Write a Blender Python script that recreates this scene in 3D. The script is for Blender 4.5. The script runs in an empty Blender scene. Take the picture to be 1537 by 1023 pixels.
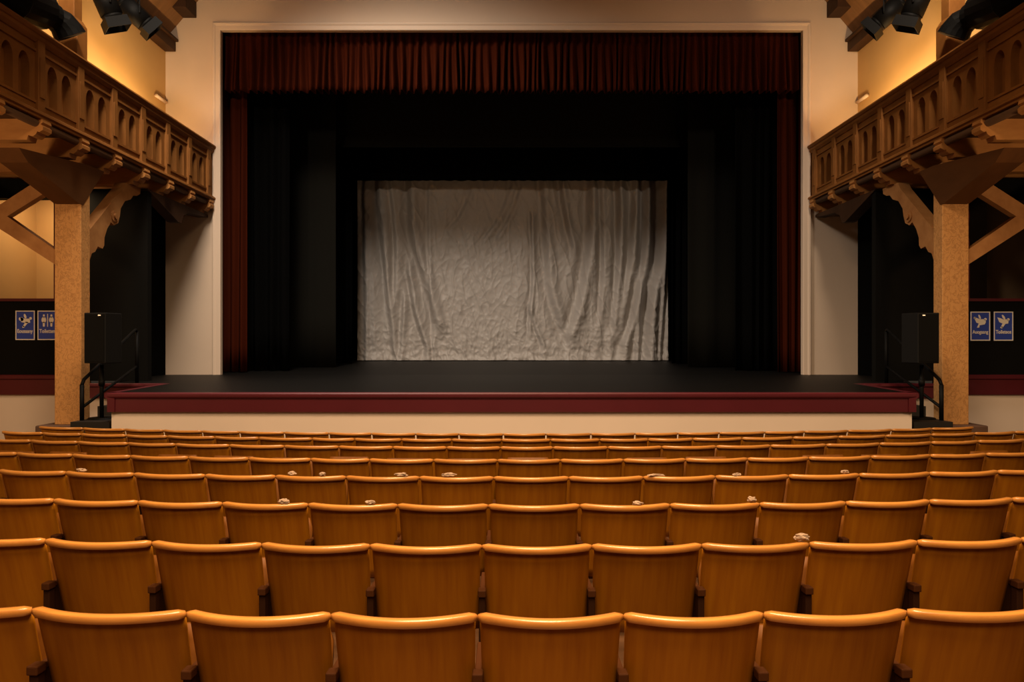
import bpy, bmesh, math, random
from mathutils import Vector, Matrix, noise

random.seed(7)
SC = bpy.context.scene
COL = SC.collection
PI = math.pi
F = 1085.0            # focal length in photo pixels (1537 wide)
CX, CY = 768.0, 515.0
CAMZ = 1.85

def wx(px, d): return (px - CX) * d / F
def wz(py, d): return CAMZ + (CY - py) * d / F

# ------------------------------------------------------------------ materials
def mat(name, color, rough=0.6, spec=0.4, metal=0.0, coat=0.0, noise_amt=0.0, noise_scale=(3, 3, 3),
        dark=None, bump=0.0, bump_scale=60, detail=4.0, coord='Object', rnd=0.0, sheen=0.0, sharp=None, squig=False, ridged=False):
    m = bpy.data.materials.new(name); m.use_nodes = True
    nt = m.node_tree; N = nt.nodes; L = nt.links
    b = N['Principled BSDF']
    b.inputs['Roughness'].default_value = rough
    b.inputs['Specular IOR Level'].default_value = spec
    b.inputs['Metallic'].default_value = metal
    b.inputs['Coat Weight'].default_value = coat
    b.inputs['Coat Roughness'].default_value = 0.25
    if sheen:
        b.inputs['Sheen Weight'].default_value = sheen
    b.inputs['Base Color'].default_value = (*color, 1)
    out = None
    tc = N.new('ShaderNodeTexCoord')
    if noise_amt > 0 or dark:
        mp = N.new('ShaderNodeMapping'); mp.inputs['Scale'].default_value = noise_scale
        L.new(tc.outputs[coord], mp.inputs['Vector'])
        nz = N.new('ShaderNodeTexNoise'); nz.inputs['Scale'].default_value = 1.0
        nz.inputs['Detail'].default_value = detail; nz.inputs['Roughness'].default_value = 0.6
        L.new(mp.outputs['Vector'], nz.inputs['Vector'])
        cr = N.new('ShaderNodeValToRGB')
        d = dark or tuple(c * (1 - noise_amt) for c in color)
        a, bb = sharp or (0.3, 0.7)
        cr.color_ramp.elements[0].position = a; cr.color_ramp.elements[0].color = (*d, 1)
        cr.color_ramp.elements[1].position = bb; cr.color_ramp.elements[1].color = (*color, 1)
        L.new(nz.outputs['Fac'], cr.inputs['Fac'])
        if squig:
            nz.inputs['Distortion'].default_value = 1.2
            e = cr.color_ramp.elements
            e[0].position = 0.445; e[0].color = (*color, 1); e[1].position = 0.555; e[1].color = (*color, 1)
            k = e.new(0.5); k.color = (*d, 1)
            k2 = e.new(0.475); k2.color = tuple(0.8 * c for c in color) + (1,)
        out = cr.outputs['Color']
    if rnd > 0:
        oi = N.new('ShaderNodeObjectInfo')
        mr = N.new('ShaderNodeMapRange'); mr.inputs['To Min'].default_value = 1 - rnd; mr.inputs['To Max'].default_value = 1 + rnd
        L.new(oi.outputs['Random'], mr.inputs['Value'])
        hs = N.new('ShaderNodeHueSaturation')
        L.new(mr.outputs['Result'], hs.inputs['Value'])
        if out: L.new(out, hs.inputs['Color'])
        else: hs.inputs['Color'].default_value = (*color, 1)
        out = hs.outputs['Color']
    if out: L.new(out, b.inputs['Base Color'])
    if bump > 0:
        n2 = N.new('ShaderNodeTexNoise'); n2.inputs['Scale'].default_value = bump_scale; n2.inputs['Detail'].default_value = 5
        L.new(tc.outputs[coord], n2.inputs['Vector'])
        if ridged:
            n2.noise_type = 'RIDGED_MULTIFRACTAL'; n2.normalize = True; n2.inputs['Distortion'].default_value = 0.8
        bp = N.new('ShaderNodeBump'); bp.inputs['Strength'].default_value = bump; bp.inputs['Distance'].default_value = 0.02
        L.new(n2.outputs['Fac'], bp.inputs['Height']); L.new(bp.outputs['Normal'], b.inputs['Normal'])
    return m

M = {}
M['seat_wood'] = mat('seat_wood', (0.36, 0.136, 0.004), rough=0.5, spec=0.2, coat=0.08, dark=(0.27, 0.088, 0.0025), noise_scale=(26, 4, 1.6), rnd=0.14, detail=3)
M['seat_pan'] = mat('seat_pan', (0.15, 0.05, 0.005), rough=0.55, spec=0.2, noise_amt=0.2, noise_scale=(20, 4, 2))
M['seat_rail'] = mat('seat_rail', (0.58, 0.255, 0.055), rough=0.3, coat=0.6, dark=(0.44, 0.17, 0.03), noise_scale=(3, 25, 25), rnd=0.08)
M['seat_iron'] = mat('seat_iron', (0.028, 0.010, 0.004), rough=0.65, spec=0.08)
M['seat_arm'] = mat('seat_arm', (0.055, 0.018, 0.005), rough=0.6, spec=0.08)
M['balcony_wood'] = mat('balcony_wood', (0.27, 0.108, 0.024), rough=0.65, spec=0.2, dark=(0.19, 0.072, 0.014), noise_scale=(6, 2, 2), bump=0.05)
M['saddle_wood'] = mat('saddle_wood', (0.11, 0.042, 0.011), rough=0.65, spec=0.2, noise_amt=0.3, noise_scale=(4, 1, 4))
M['roll_wood'] = mat('roll_wood', (0.12, 0.065, 0.035), rough=0.7, spec=0.2)
M['joist_wood'] = mat('joist_wood', (0.48, 0.22, 0.062), rough=0.6, spec=0.3, dark=(0.36, 0.15, 0.04), noise_scale=(2, 6, 6), bump=0.05)
M['dark_wood'] = mat('dark_wood', (0.055, 0.022, 0.007), rough=0.65, spec=0.3, noise_amt=0.4, noise_scale=(3, 3, 3))
M['post_wood'] = mat('post_wood', (0.58, 0.30, 0.105), rough=0.7, spec=0.25, dark=(0.42, 0.20, 0.065), noise_scale=(10, 10, 8), squig=True, bump=0.25, bump_scale=25, detail=3)
M['brace_wood'] = mat('brace_wood', (0.44, 0.215, 0.075), rough=0.65, spec=0.25, dark=(0.32, 0.14, 0.045), noise_scale=(4, 4, 4), bump=0.08)
M['plinth'] = mat('plinth', (0.13, 0.07, 0.045), rough=0.6, noise_amt=0.3)
M['cream'] = mat('cream_plaster', (0.66, 0.52, 0.40), rough=0.75, spec=0.25, noise_amt=0.07, noise_scale=(0.6, 0.6, 0.6), bump=0.03, bump_scale=9)
M['cream_trim'] = mat('cream_trim', (0.68, 0.54, 0.42), rough=0.55, spec=0.3)
M['stage_wall'] = mat('stage_wall_plaster', (0.82, 0.70, 0.60), rough=0.8, spec=0.2, noise_amt=0.05, noise_scale=(1, 1, 1))
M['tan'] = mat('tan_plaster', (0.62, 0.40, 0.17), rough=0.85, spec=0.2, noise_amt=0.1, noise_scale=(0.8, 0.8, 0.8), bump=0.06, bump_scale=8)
M['black'] = mat('black_paint', (0.0032, 0.003, 0.0022), rough=0.85, spec=0.15)
M['grey_black'] = mat('charcoal_flat', (0.007, 0.0066, 0.0052), rough=0.95, spec=0.08)
M['black_cloth'] = mat('black_drape', (0.0018, 0.0018, 0.0018), rough=1.0, spec=0.03)
M['maroon'] = mat('maroon_paint', (0.100, 0.010, 0.017), rough=0.42, spec=0.45, noise_amt=0.15, noise_scale=(1.5, 1.5, 1.5))
M['deck'] = mat('stage_deck_black', (0.0045, 0.0042, 0.004), rough=0.5, spec=0.12, noise_amt=0.4, noise_scale=(0.5, 4, 1))
M['velvet'] = mat('red_velvet', (0.046, 0.0075, 0.002), rough=0.9, spec=0.04, sheen=0.0, noise_amt=0.2, noise_scale=(8, 8, 0.5))
M['silver'] = mat('silver_grey_satin', (0.43, 0.40, 0.375), rough=0.5, spec=0.4, noise_amt=0.06, noise_scale=(1.5, 1.5, 1), bump=0.5, bump_scale=2.6, ridged=True)
M['metal_black'] = mat('black_metal', (0.003, 0.003, 0.003), rough=0.6, spec=0.12)
M['speaker'] = mat('speaker_black', (0.004, 0.004, 0.004), rough=0.7, spec=0.25)
M['grille'] = mat('speaker_grille', (0.003, 0.003, 0.003), rough=0.85, spec=0.15, bump=0.3, bump_scale=300)
M['badge'] = mat('silver_badge', (0.6, 0.58, 0.55), rough=0.3, metal=0.8)
M['step_black'] = mat('step_black', (0.014, 0.012, 0.010), rough=0.6, spec=0.3)
M['lens'] = mat('lens_glass', (0.02, 0.02, 0.03), rough=0.08, spec=0.8)
M['steel'] = mat('dull_steel', (0.30, 0.24, 0.18), rough=0.4, metal=0.7)
M['sign_blue'] = mat('sign_blue', (0.035, 0.070, 0.42), rough=0.4)
M['sign_white'] = mat('sign_white', (0.85, 0.80, 0.72), rough=0.5)
M['alcove_shade'] = mat('shaded_alcove_plaster', (0.02, 0.013, 0.008), rough=0.9, spec=0.1, noise_amt=0.4, noise_scale=(1, 1, 1))  # alcove plaster darkened: the shade of the unlit recess is put into its colour
M['outer_shade'] = mat('shaded_outer_plaster', (0.09, 0.055, 0.028), rough=0.9, spec=0.1, noise_amt=0.2, noise_scale=(1, 1, 1))  # right outer wall plaster, colour darkened to imitate the dim aisle
M['floor'] = mat('floor_boards', (0.12, 0.055, 0.022), rough=0.5, noise_amt=0.4, noise_scale=(1, 12, 1))
M['ceiling'] = mat('ceiling_timber', (0.26, 0.13, 0.05), rough=0.7, noise_amt=0.3, noise_scale=(1, 8, 1))
M['glint_tone'] = mat('glint_blob', (0.38, 0.27, 0.19), rough=0.9, spec=0.1)  # pale tone standing in for light caught by the seat tips

# ------------------------------------------------------------------ mesh helpers
def bmn(): return bmesh.new()

def box(bm, x0, x1, y0, y1, z0, z1, bev=0.0):
    r = bmesh.ops.create_cube(bm, size=1.0)
    vs = r['verts']
    for v in vs:
        v.co = Vector(((x0 + x1) / 2 + v.co.x * abs(x1 - x0), (y0 + y1) / 2 + v.co.y * abs(y1 - y0), (z0 + z1) / 2 + v.co.z * abs(z1 - z0)))
    if bev > 0:
        es = list({e for v in vs for e in v.link_edges})
        bmesh.ops.bevel(bm, geom=es, offset=bev, segments=2, affect='EDGES', profile=0.5)

def prism(bm, pts, a0, a1, plane='xz'):
    """polygon pts in a plane, extruded along the third axis from a0 to a1"""
    def P(p, a):
        if plane == 'xz': return (p[0], a, p[1])
        if plane == 'yz': return (a, p[0], p[1])
        return (p[0], p[1], a)
    A = [bm.verts.new(P(p, a0)) for p in pts]
    B = [bm.verts.new(P(p, a1)) for p in pts]
    n = len(pts)
    fs = [bm.faces.new(A), bm.faces.new(list(reversed(B)))]
    for i in range(n):
        j = (i + 1) % n
        fs.append(bm.faces.new((A[j], A[i], B[i], B[j])))
    bmesh.ops.recalc_face_normals(bm, faces=fs)
    big = [f for f in fs[:2] if len(f.verts) > 4]
    if big: bmesh.ops.triangulate(bm, faces=big)

def tube(bm, pts, r, seg=8, caps=True):
    pts = [Vector(p) for p in pts]
    rs = r if isinstance(r, (list, tuple)) else [r] * len(pts)
    rings = []
    up = None
    for i, p in enumerate(pts):
        if i == 0: t = pts[1] - pts[0]
        elif i == len(pts) - 1: t = pts[-1] - pts[-2]
        else: t = (pts[i + 1] - pts[i]).normalized() + (pts[i] - pts[i - 1]).normalized()
        t.normalize()
        if up is None:
            up = Vector((0, 0, 1)) if abs(t.z) < 0.9 else Vector((1, 0, 0))
        a = t.cross(up).normalized(); b = a.cross(t).normalized()
        up = b
        rings.append([bm.verts.new(p + (a * math.cos(2 * PI * k / seg) + b * math.sin(2 * PI * k / seg)) * rs[i]) for k in range(seg)])
    fs = []
    for i in range(len(rings) - 1):
        for k in range(seg):
            fs.append(bm.faces.new((rings[i][k], rings[i][(k + 1) % seg], rings[i + 1][(k + 1) % seg], rings[i + 1][k])))
    if caps:
        fs.append(bm.faces.new(rings[0])); fs.append(bm.faces.new(rings[-1]))
    bmesh.ops.recalc_face_normals(bm, faces=fs)

def disc(bm, cx, cz, rx, rz, ang, y0, y1, seg=20, pts=None):
    pts = []
    for k in range(seg):
        a = 2 * PI * k / seg
        x, z = rx * math.cos(a), rz * math.sin(a)
        pts.append((cx + x * math.cos(ang) - z * math.sin(ang), cz + x * math.sin(ang) + z * math.cos(ang)))
    prism(bm, pts, y0, y1, 'xz')

def obj(name, bm, material, parent=None, smooth=False, mirror=1):
    """ONE mesh object.  Coordinates are given in world space; a parent Empty only carries its own location."""
    me = bpy.data.meshes.new(name)
    if mirror == -1:
        for v in bm.verts: v.co.x = -v.co.x
        bmesh.ops.reverse_faces(bm, faces=bm.faces[:])
    bm.to_mesh(me); bm.free()
    o = bpy.data.objects.new(name, me); COL.objects.link(o)
    me.materials.append(M[material])
    if smooth:
        for p in me.polygons: p.use_smooth = True
    if parent is not None:
        o.parent = parent
        w = parent.location.copy()
        pp = parent.parent
        while pp is not None:
            w += pp.location; pp = pp.parent
        if parent.type == 'EMPTY' or w.length > 0:
            o.location = -w
    return o

def sub(name, bm, material, parent, **k):          # child of a mesh part (the part sits at world coords already)
    o = obj(name, bm, material, None, **k)
    o.parent = parent
    return o

def tag(o, label, cat, group=None, kind=None):
    o['label'] = label; o['category'] = cat
    if group: o['group'] = group
    if kind: o['kind'] = kind
    return o

def thing(name, label, cat, loc=(0, 0, 0), group=None):
    o = bpy.data.objects.new(name, None); COL.objects.link(o)
    o.empty_display_size = 0.2
    o.location = loc
    return tag(o, label, cat, group)

def struct(name, bm, m, label, cat, smooth=False):
    o = obj(name, bm, m, None, smooth)
    return tag(o, label, cat, None, 'structure')

SIDE = {-1: 'left', 1: 'right'}

# ------------------------------------------------------------------ camera
cam = bpy.data.cameras.new('camera'); cam.sensor_width = 36.0; cam.lens = F / 1537 * 36.0
cam.shift_y = 3.5 / 1537; cam.shift_x = 0.5 / 1537; cam.clip_end = 200
co = bpy.data.objects.new('camera', cam); COL.objects.link(co)
co.location = (0, 0, CAMZ); co.rotation_euler = (PI / 2, 0, 0)
SC.camera = co

# ------------------------------------------------------------------ levels
Z_STAGE = 1.134
Y_LIP = 10.5
Y_PRO = 16.5
Y_SIDE = 12.9
RC = 26.0                                            # radius of the seat rows
ROW_D = [2.71, 3.55, 4.28, 5.23, 6.18, 7.26, 8.03, 8.93]
ROW_Z = [-0.017, 0.008, 0.043, 0.031, 0.004, -0.043, -0.068, -0.119]
def floor_z(deff):
    if deff <= ROW_D[0]: return ROW_Z[0]
    for i in range(7):
        if deff <= ROW_D[i + 1]:
            t = (deff - ROW_D[i]) / (ROW_D[i + 1] - ROW_D[i]); return ROW_Z[i] * (1 - t) + ROW_Z[i + 1] * t
    return ROW_Z[-1]
def stage_z(y): return Z_STAGE if y <= Y_PRO else Z_STAGE + (y - Y_PRO) * 0.0344

# floor: gently raked auditorium floor
bm = bmn()
xs = [-9.6 + 19.2 * i / 48 for i in range(49)]
ys = [-3 + 16 * j / 96 for j in range(97)]
g = [[bm.verts.new((x, y, floor_z(y - x * x / (2 * RC)))) for x in xs] for y in ys]
for j in range(96):
    for i in range(48): bm.faces.new((g[j][i], g[j][i + 1], g[j + 1][i + 1], g[j + 1][i]))
struct('floor', bm, 'floor', 'dark boarded auditorium floor under the rows of seats', 'floor', True)

# ------------------------------------------------------------------ proscenium wall and side walls
PX = 6.64; PTOP = wz(46, Y_PRO)
bm = bmn()
for s in (-1, 1):
    box(bm, s * PX, s * 7.9, Y_PRO, Y_PRO + 0.10, Z_STAGE, 12.0)
box(bm, -PX, PX, Y_PRO, Y_PRO + 0.10, PTOP, 12.0)
struct('wall_back', bm, 'cream', 'cream plastered proscenium wall framing the stage opening', 'wall')

bm = bmn()                                            # moulded frame round the opening
prof = [(0.0, 0.0), (0.0, 0.02), (0.02, 0.03), (0.10, 0.035), (0.125, 0.05), (0.16, 0.055), (0.175, 0.04), (0.175, 0.0)]
path = [(-PX, Z_STAGE, -1, 0), (-PX, PTOP, -1, 1), (PX, PTOP, 1, 1), (PX, Z_STAGE, 1, 0)]
rings = []
for (x, z, dx, dz) in path:
    rings.append([bm.verts.new((x + dx * p[0], Y_PRO - p[1] - 0.001, z + dz * p[0])) for p in prof])
for i in range(3):
    for k in range(len(prof) - 1):
        bm.faces.new((rings[i][k], rings[i][k + 1], rings[i + 1][k + 1], rings[i + 1][k]))
bmesh.ops.recalc_face_normals(bm, faces=bm.faces[:])
struct('trim_1', bm, 'cream_trim', 'cream moulded frame running round the stage opening', 'trim')

for s in (-1, 1):
    nm = SIDE[s]
    bm = bmn(); box(bm, s * 7.9, s * 8.2, 5.5, Y_PRO + 0.3, 5.12, 12.0)
    struct('wall_' + nm, bm, 'tan', 'warm lit tan wall above the %s balcony' % nm, 'wall')
    # wall under the balcony, facing the seats: black with an opening
    bm = bmn()
    xo, xj, xi = s * 9.6, s * 8.12, s * 6.64
    box(bm, xo, xj, Y_SIDE + 0.05, Y_SIDE + 0.25, 1.29, wz(452, 12.95))
    box(bm, xo, xj, Y_SIDE + 0.05, Y_SIDE + 0.25, 4.45, 4.80)
    box(bm, xj, s * 6.95, Y_SIDE + 0.90, Y_SIDE + 1.05, Z_STAGE, 4.80)
    struct('wall_%s_black' % nm, bm, 'black', 'black painted wall under the %s balcony beside the stage' % nm, 'wall')
    bm = bmn()
    box(bm, xo, xj, Y_SIDE + 0.06, Y_SIDE + 0.30, -0.13, 0.94)
    box(bm, xj, s * 6.25, Y_SIDE + 0.06, Y_SIDE + 0.22, -0.13, 0.88)
    struct('wall_%s_low' % nm, bm, 'stage_wall', 'low cream wall under the maroon ledge at the %s side' % nm, 'wall')
    bm = bmn(); box(bm, s * 9.6, s * 9.8, -3, Y_PRO, -0.2, 5.06)
    struct('wall_%s_outer' % nm, bm, 'tan' if s < 0 else 'outer_shade', 'outer wall of the aisle under the %s balcony' % nm, 'wall')
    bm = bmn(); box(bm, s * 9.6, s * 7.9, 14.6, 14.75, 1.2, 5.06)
    struct('wall_%s_alcove' % nm, bm, 'tan' if s < 0 else 'alcove_shade', 'plaster wall of the alcove behind the %s post' % nm, 'wall')
    bm = bmn(); box(bm, s * 7.9, s * 8.2, 14.8, 18.0, Z_STAGE, 5.06); box(bm, s * 7.3, s * 8.2, 17.2, 17.4, Z_STAGE, 5.06)
    struct('wall_%s_wing' % nm, bm, 'black_cloth', 'black side passage wall beside the stage pier on the %s' % nm, 'wall')
    # maroon ledge band
    bm = bmn()
    zt, zb = 1.29, wz(592, Y_SIDE)
    prism(bm, [(Y_SIDE, zb), (Y_SIDE, zt - 0.09), (Y_SIDE - 0.03, zt - 0.07), (Y_SIDE - 0.03, zt - 0.01), (Y_SIDE - 0.01, zt), (Y_SIDE + 0.06, zt), (Y_SIDE + 0.06, zb)], min(xo, xj), max(xo, xj), 'yz')
    zt, zb = Z_STAGE, 0.875
    xi2 = s * 6.2
    prism(bm, [(Y_SIDE, zb), (Y_SIDE, zt - 0.07), (Y_SIDE - 0.03, zt - 0.05), (Y_SIDE - 0.03, zt - 0.01), (Y_SIDE - 0.01, zt), (Y_SIDE + 0.06, zt), (Y_SIDE + 0.06, zb)], min(xj, xi2), max(xj, xi2), 'yz')
    struct('trim_%d' % (3 + s), bm, 'maroon', 'maroon painted ledge along the low wall at the %s side' % nm, 'trim')
    # frame of the opening above the black panel
    bm = bmn()
    zs = wz(452, 12.95)
    box(bm, xo, xj, Y_SIDE + 0.01, Y_SIDE + 0.27, zs, zs + 0.05)
    box(bm, s * 8.18, s * 8.12, Y_SIDE + 0.01, Y_SIDE + 0.27, zs + 0.05, 4.45)
    struct('trim_%d' % (6 + s), bm, 'maroon', 'thin maroon frame round the opening under the %s balcony' % nm, 'trim')

bm = bmn(); box(bm, -9.8, 9.8, -3, 24, 12.0, 12.2)
struct('ceiling', bm, 'ceiling', 'timber ceiling high above the auditorium', 'ceiling')

# ------------------------------------------------------------------ stage
st = thing('stage', 'wide black stage with a maroon front edge over a cream wall', 'stage', (0, Y_LIP, -0.12))
L0, L1, L2 = 5.86, 6.2, 6.25
bm = bmn()                                            # deck
pts = [(-L0, Y_LIP + 0.06), (L0, Y_LIP + 0.06), (L1, Y_SIDE), (L1, Y_SIDE + 0.06), (7.3, Y_SIDE + 0.06), (7.3, 14.6), (8.0, 14.6), (8.0, Y_PRO)]
pts += [(-x, y) for x, y in reversed(pts[2:])]
prism(bm, pts, Z_STAGE - 0.06, Z_STAGE - 0.002, 'xy')
obj('deck', bm, 'deck', st)
bm = bmn()
prism(bm, [(Y_PRO, Z_STAGE - 0.06), (Y_PRO, Z_STAGE - 0.002), (23.6, stage_z(23.6) - 0.002), (23.6, Z_STAGE - 0.06)], -9.0, 9.0, 'yz')
struct('floor_stage', bm, 'deck', 'black gently raked stage floor behind the opening', 'floor')
bm = bmn()                                            # maroon nosing and fascia
def lip_run(bm, p0, p1):
    prof = [(0.0, -0.28), (0.0, -0.09), (-0.02, -0.08), (-0.035, -0.055), (-0.035, -0.02), (-0.02, 0.0), (0.10, 0.0), (0.10, -0.28)]
    d = Vector((p1[0] - p0[0], p1[1] - p0[1], 0)).normalized(); n = Vector((-d.y, d.x, 0))
    A = [bm.verts.new(Vector((p0[0], p0[1], Z_STAGE)) + n * q[0] + Vector((0, 0, q[1]))) for q in prof]
    B = [bm.verts.new(Vector((p1[0], p1[1], Z_STAGE)) + n * q[0] + Vector((0, 0, q[1]))) for q in prof]
    k = len(prof)
    for i in range(k):
        j = (i + 1) % k
        bm.faces.new((A[i], A[j], B[j], B[i]))
    bm.faces.new(A); bm.faces.new(list(reversed(B)))
lip_run(bm, (-L0, Y_LIP), (L0, Y_LIP))
lip_run(bm, (L0 + 0.001, Y_LIP - 0.03), (L1, Y_SIDE)); lip_run(bm, (-L1, Y_SIDE), (-L0 - 0.001, Y_LIP - 0.03))
bmesh.ops.recalc_face_normals(bm, faces=bm.faces[:])
obj('front_edge', bm, 'maroon', st)
bm = bmn()
prism(bm, [(-L0 + 0.02, Y_LIP + 0.05), (L0 - 0.02, Y_LIP + 0.05), (L1 - 0.02, Y_SIDE), (-L1 + 0.02, Y_SIDE)], -0.119, Z_STAGE - 0.28, 'xy')
obj('front_wall', bm, 'stage_wall', st)

# stage house (black box)
bm = bmn()
box(bm, -9.2, -9.0, Y_PRO + 0.35, 24, 1.0, 11); box(bm, 9.0, 9.2, Y_PRO + 0.35, 24, 1.0, 11)
box(bm, -9.2, 9.2, 23.6, 23.8, 1.0, 11); box(bm, -9.2, 9.2, Y_PRO + 0.35, 23.8, 11, 11.2)
struct('wall_stage', bm, 'black_cloth', 'black walls of the stage house behind the drapes', 'wall')

# ------------------------------------------------------------------ drapes
def pleat_profile(x0, x1, wmin, wmax, rng):
    xs, ph, amp = [x0], [0.0], [1.0]
    x = x0
    while x < x1:
        x += rng.uniform(wmin, wmax); xs.append(x); ph.append(ph[-1] + 2 * PI); amp.append(rng.uniform(0.45, 1.15))
    def f(x):
        for i in range(len(xs) - 1):
            if x <= xs[i + 1]:
                t = (x - xs[i]) / (xs[i + 1] - xs[i])
                a = amp[i] * (1 - t) + amp[i + 1] * t
                return a * math.cos(2 * PI * t), a
        return 0.0, 1.0
    return f
def drape(name, x0, x1, y, z0, z1, wmin, wmax, amp, material, nx, nz, seed, top=0.5, hem=0.0):
    rng = random.Random(seed)
    f = pleat_profile(min(x0, x1), max(x0, x1), wmin, wmax, rng)
    bm = bmn(); rows = []
    x0, x1 = min(x0, x1), max(x0, x1)
    for j in range(nz + 1):
        t = j / nz; row = []
        for i in range(nx + 1):
            x = x0 + (x1 - x0) * i / nx
            xw = x + 0.02 * math.sin(3.1 * t + 9 * x)
            c, a = f(xw)
            z = z1 + (z0 - z1) * t
            if j == nz: z += hem * (c * 0.5 + 0.5 * noise.noise((x * 3, seed, 0)))
            w = noise.noise((x * 1.7, t * 1.2, seed)) * 0.3
            row.append(bm.verts.new((x, y - amp * (top + (1 - top) * t) * (c + w), z)))
        rows.append(row)
    for j in range(nz):
        for i in range(nx): bm.faces.new((rows[j][i], rows[j + 1][i], rows[j + 1][i + 1], rows[j][i + 1]))
    o = obj(name, bm, material, None, True)
    sm = o.modifiers.new('solid', 'SOLIDIFY'); sm.thickness = 0.012; sm.offset = 0
    return o

o = drape('valance', -6.9, 6.9, 16.85, wz(137, 16.8), PTOP + 0.25, 0.08, 0.22, 0.125, 'velvet', 1300, 10, 3, top=0.3, hem=0.03)
tag(o, 'dark red pleated valance hanging across the top of the stage opening', 'curtain')
for s in (-1, 1):
    nm = SIDE[s]
    o = drape('leg_curtain', s * 7.05, s * -wx(370, 17.2), 17.2, stage_z(17.2) + 0.015, 8.7, 0.14, 0.26, 0.07, 'velvet', 90, 12, 11 + s, top=0.8)
    tag(o, 'tall dark red side curtain just inside the %s edge of the stage opening' % nm, 'curtain', 'red side curtains')
    o = drape('black_drape', s * 7.2, s * 5.45, 17.7, stage_z(17.7) + 0.015, 9.4, 0.18, 0.40, 0.09, 'black_cloth', 140, 8, 21 + s, top=0.8)
    tag(o, 'black pleated drape next to the red side curtain on the %s' % nm, 'drape', 'black side drapes')
    o = drape('masking_drape', s * 6.2, s * wx(1537 - 505, 19.0), 19.0, stage_z(19.0) + 0.012, 9.2, 0.5, 0.9, 0.02, 'grey_black', 60, 6, 31 + s, top=0.8)
    tag(o, 'flat charcoal masking panel standing behind the black drape on the %s' % nm, 'drape', 'charcoal masking panels')
    o = drape('inner_drape', s * 5.3, s * 4.50, 20.4, stage_z(20.4) + 0.015, 9.0, 0.14, 0.3, 0.07, 'black_cloth', 80, 6, 41 + s, top=0.8)
    tag(o, 'innermost black drape beside the %s edge of the silver backcloth' % nm, 'drape', 'inner black drapes')
o = drape('border_drape', -6.5, 6.5, 19.6, wz(220, 19.6), 9.6, 0.6, 1.0, 0.02, 'grey_black', 120, 5, 51, top=0.9)
tag(o, 'wide charcoal border cloth hanging above the stage behind the red valance', 'drape')
o = drape('black_border', -5.6, 5.6, 21.3, wz(271, 21.3), 9.4, 0.2, 0.4, 0.05, 'black_cloth', 200, 5, 52, top=0.9)
tag(o, 'deep black border hanging just over the silver backcloth', 'drape')
bm = bmn(); zb = wz(218, 19.4); tube(bm, [(-5.3, 19.5, zb), (5.3, 19.5, zb)], 0.03, 8)
o = obj('batten', bm, 'grey_black', None, True); tag(o, 'thin dark pipe batten along the lower edge of the charcoal border', 'pipe')

# silver backcloth: height field of folds
YB = 22.0
def bx(zx): return wx(500 + zx * 0.3513, YB)
def bz(zy): return wz(240 + zy * 0.3513, YB)
FOLDS = [  # (path in cloth coordinates, half width, amplitude)
    ([(128, 90), (135, 400), (140, 860)], 0.10, 0.12),
    ([(165, 90), (172, 400), (180, 860)], 0.12, -0.10),
    ([(185, 100), (205, 350), (240, 640), (262, 860)], 0.13, 0.17),
    ([(240, 90), (262, 330), (262, 560)], 0.10, 0.10),
    ([(322, 90), (335, 320), (390, 520), (440, 700)], 0.18, 0.20),
    ([(318, 470), (345, 640), (395, 800)], 0.12, 0.15),
    ([(300, 600), (285, 860)], 0.10, 0.10),
    ([(890, 100), (910, 400), (925, 560), (975, 720)], 0.16, 0.16),
    ([(845, 260), (850, 520), (835, 700)], 0.07, 0.09),
    ([(970, 90), (990, 240), (1022, 370)], 0.11, 0.13),
    ([(1095, 120), (1085, 400), (1050, 600), (1005, 740)], 0.18, 0.20),
    ([(1140, 90), (1150, 420), (1140, 640)], 0.10, 0.12),
    ([(1215, 90), (1215, 420), (1195, 700)], 0.11, 0.13),
    ([(1290, 90), (1275, 330), (1250, 560)], 0.12, 0.14),
    ([(1335, 120), (1325, 420), (1285, 640), (1240, 790)], 0.14, 0.17),
    ([(1400, 90), (1390, 400), (1350, 640), (1330, 860)], 0.18, 0.22),
    ([(1425, 90), (1420, 500), (1400, 860)], 0.07, -0.10),
    ([(760, 110), (705, 250), (640, 340)], 0.10, 0.05),
    ([(800, 120), (760, 230), (700, 330)], 0.10, 0.06),
    ([(590, 130), (540, 240), (490, 300)], 0.12, 0.05),
    ([(405, 130), (408, 400), (430, 860)], 0.08, 0.06),
    ([(835, 640), (890, 790)], 0.08, 0.07),
    ([(1300, 700), (1290, 850)], 0.10, 0.10),
]
FW = [([(bx(a), bz(b)) for a, b in p], w, am) for p, w, am in FOLDS]
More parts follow.
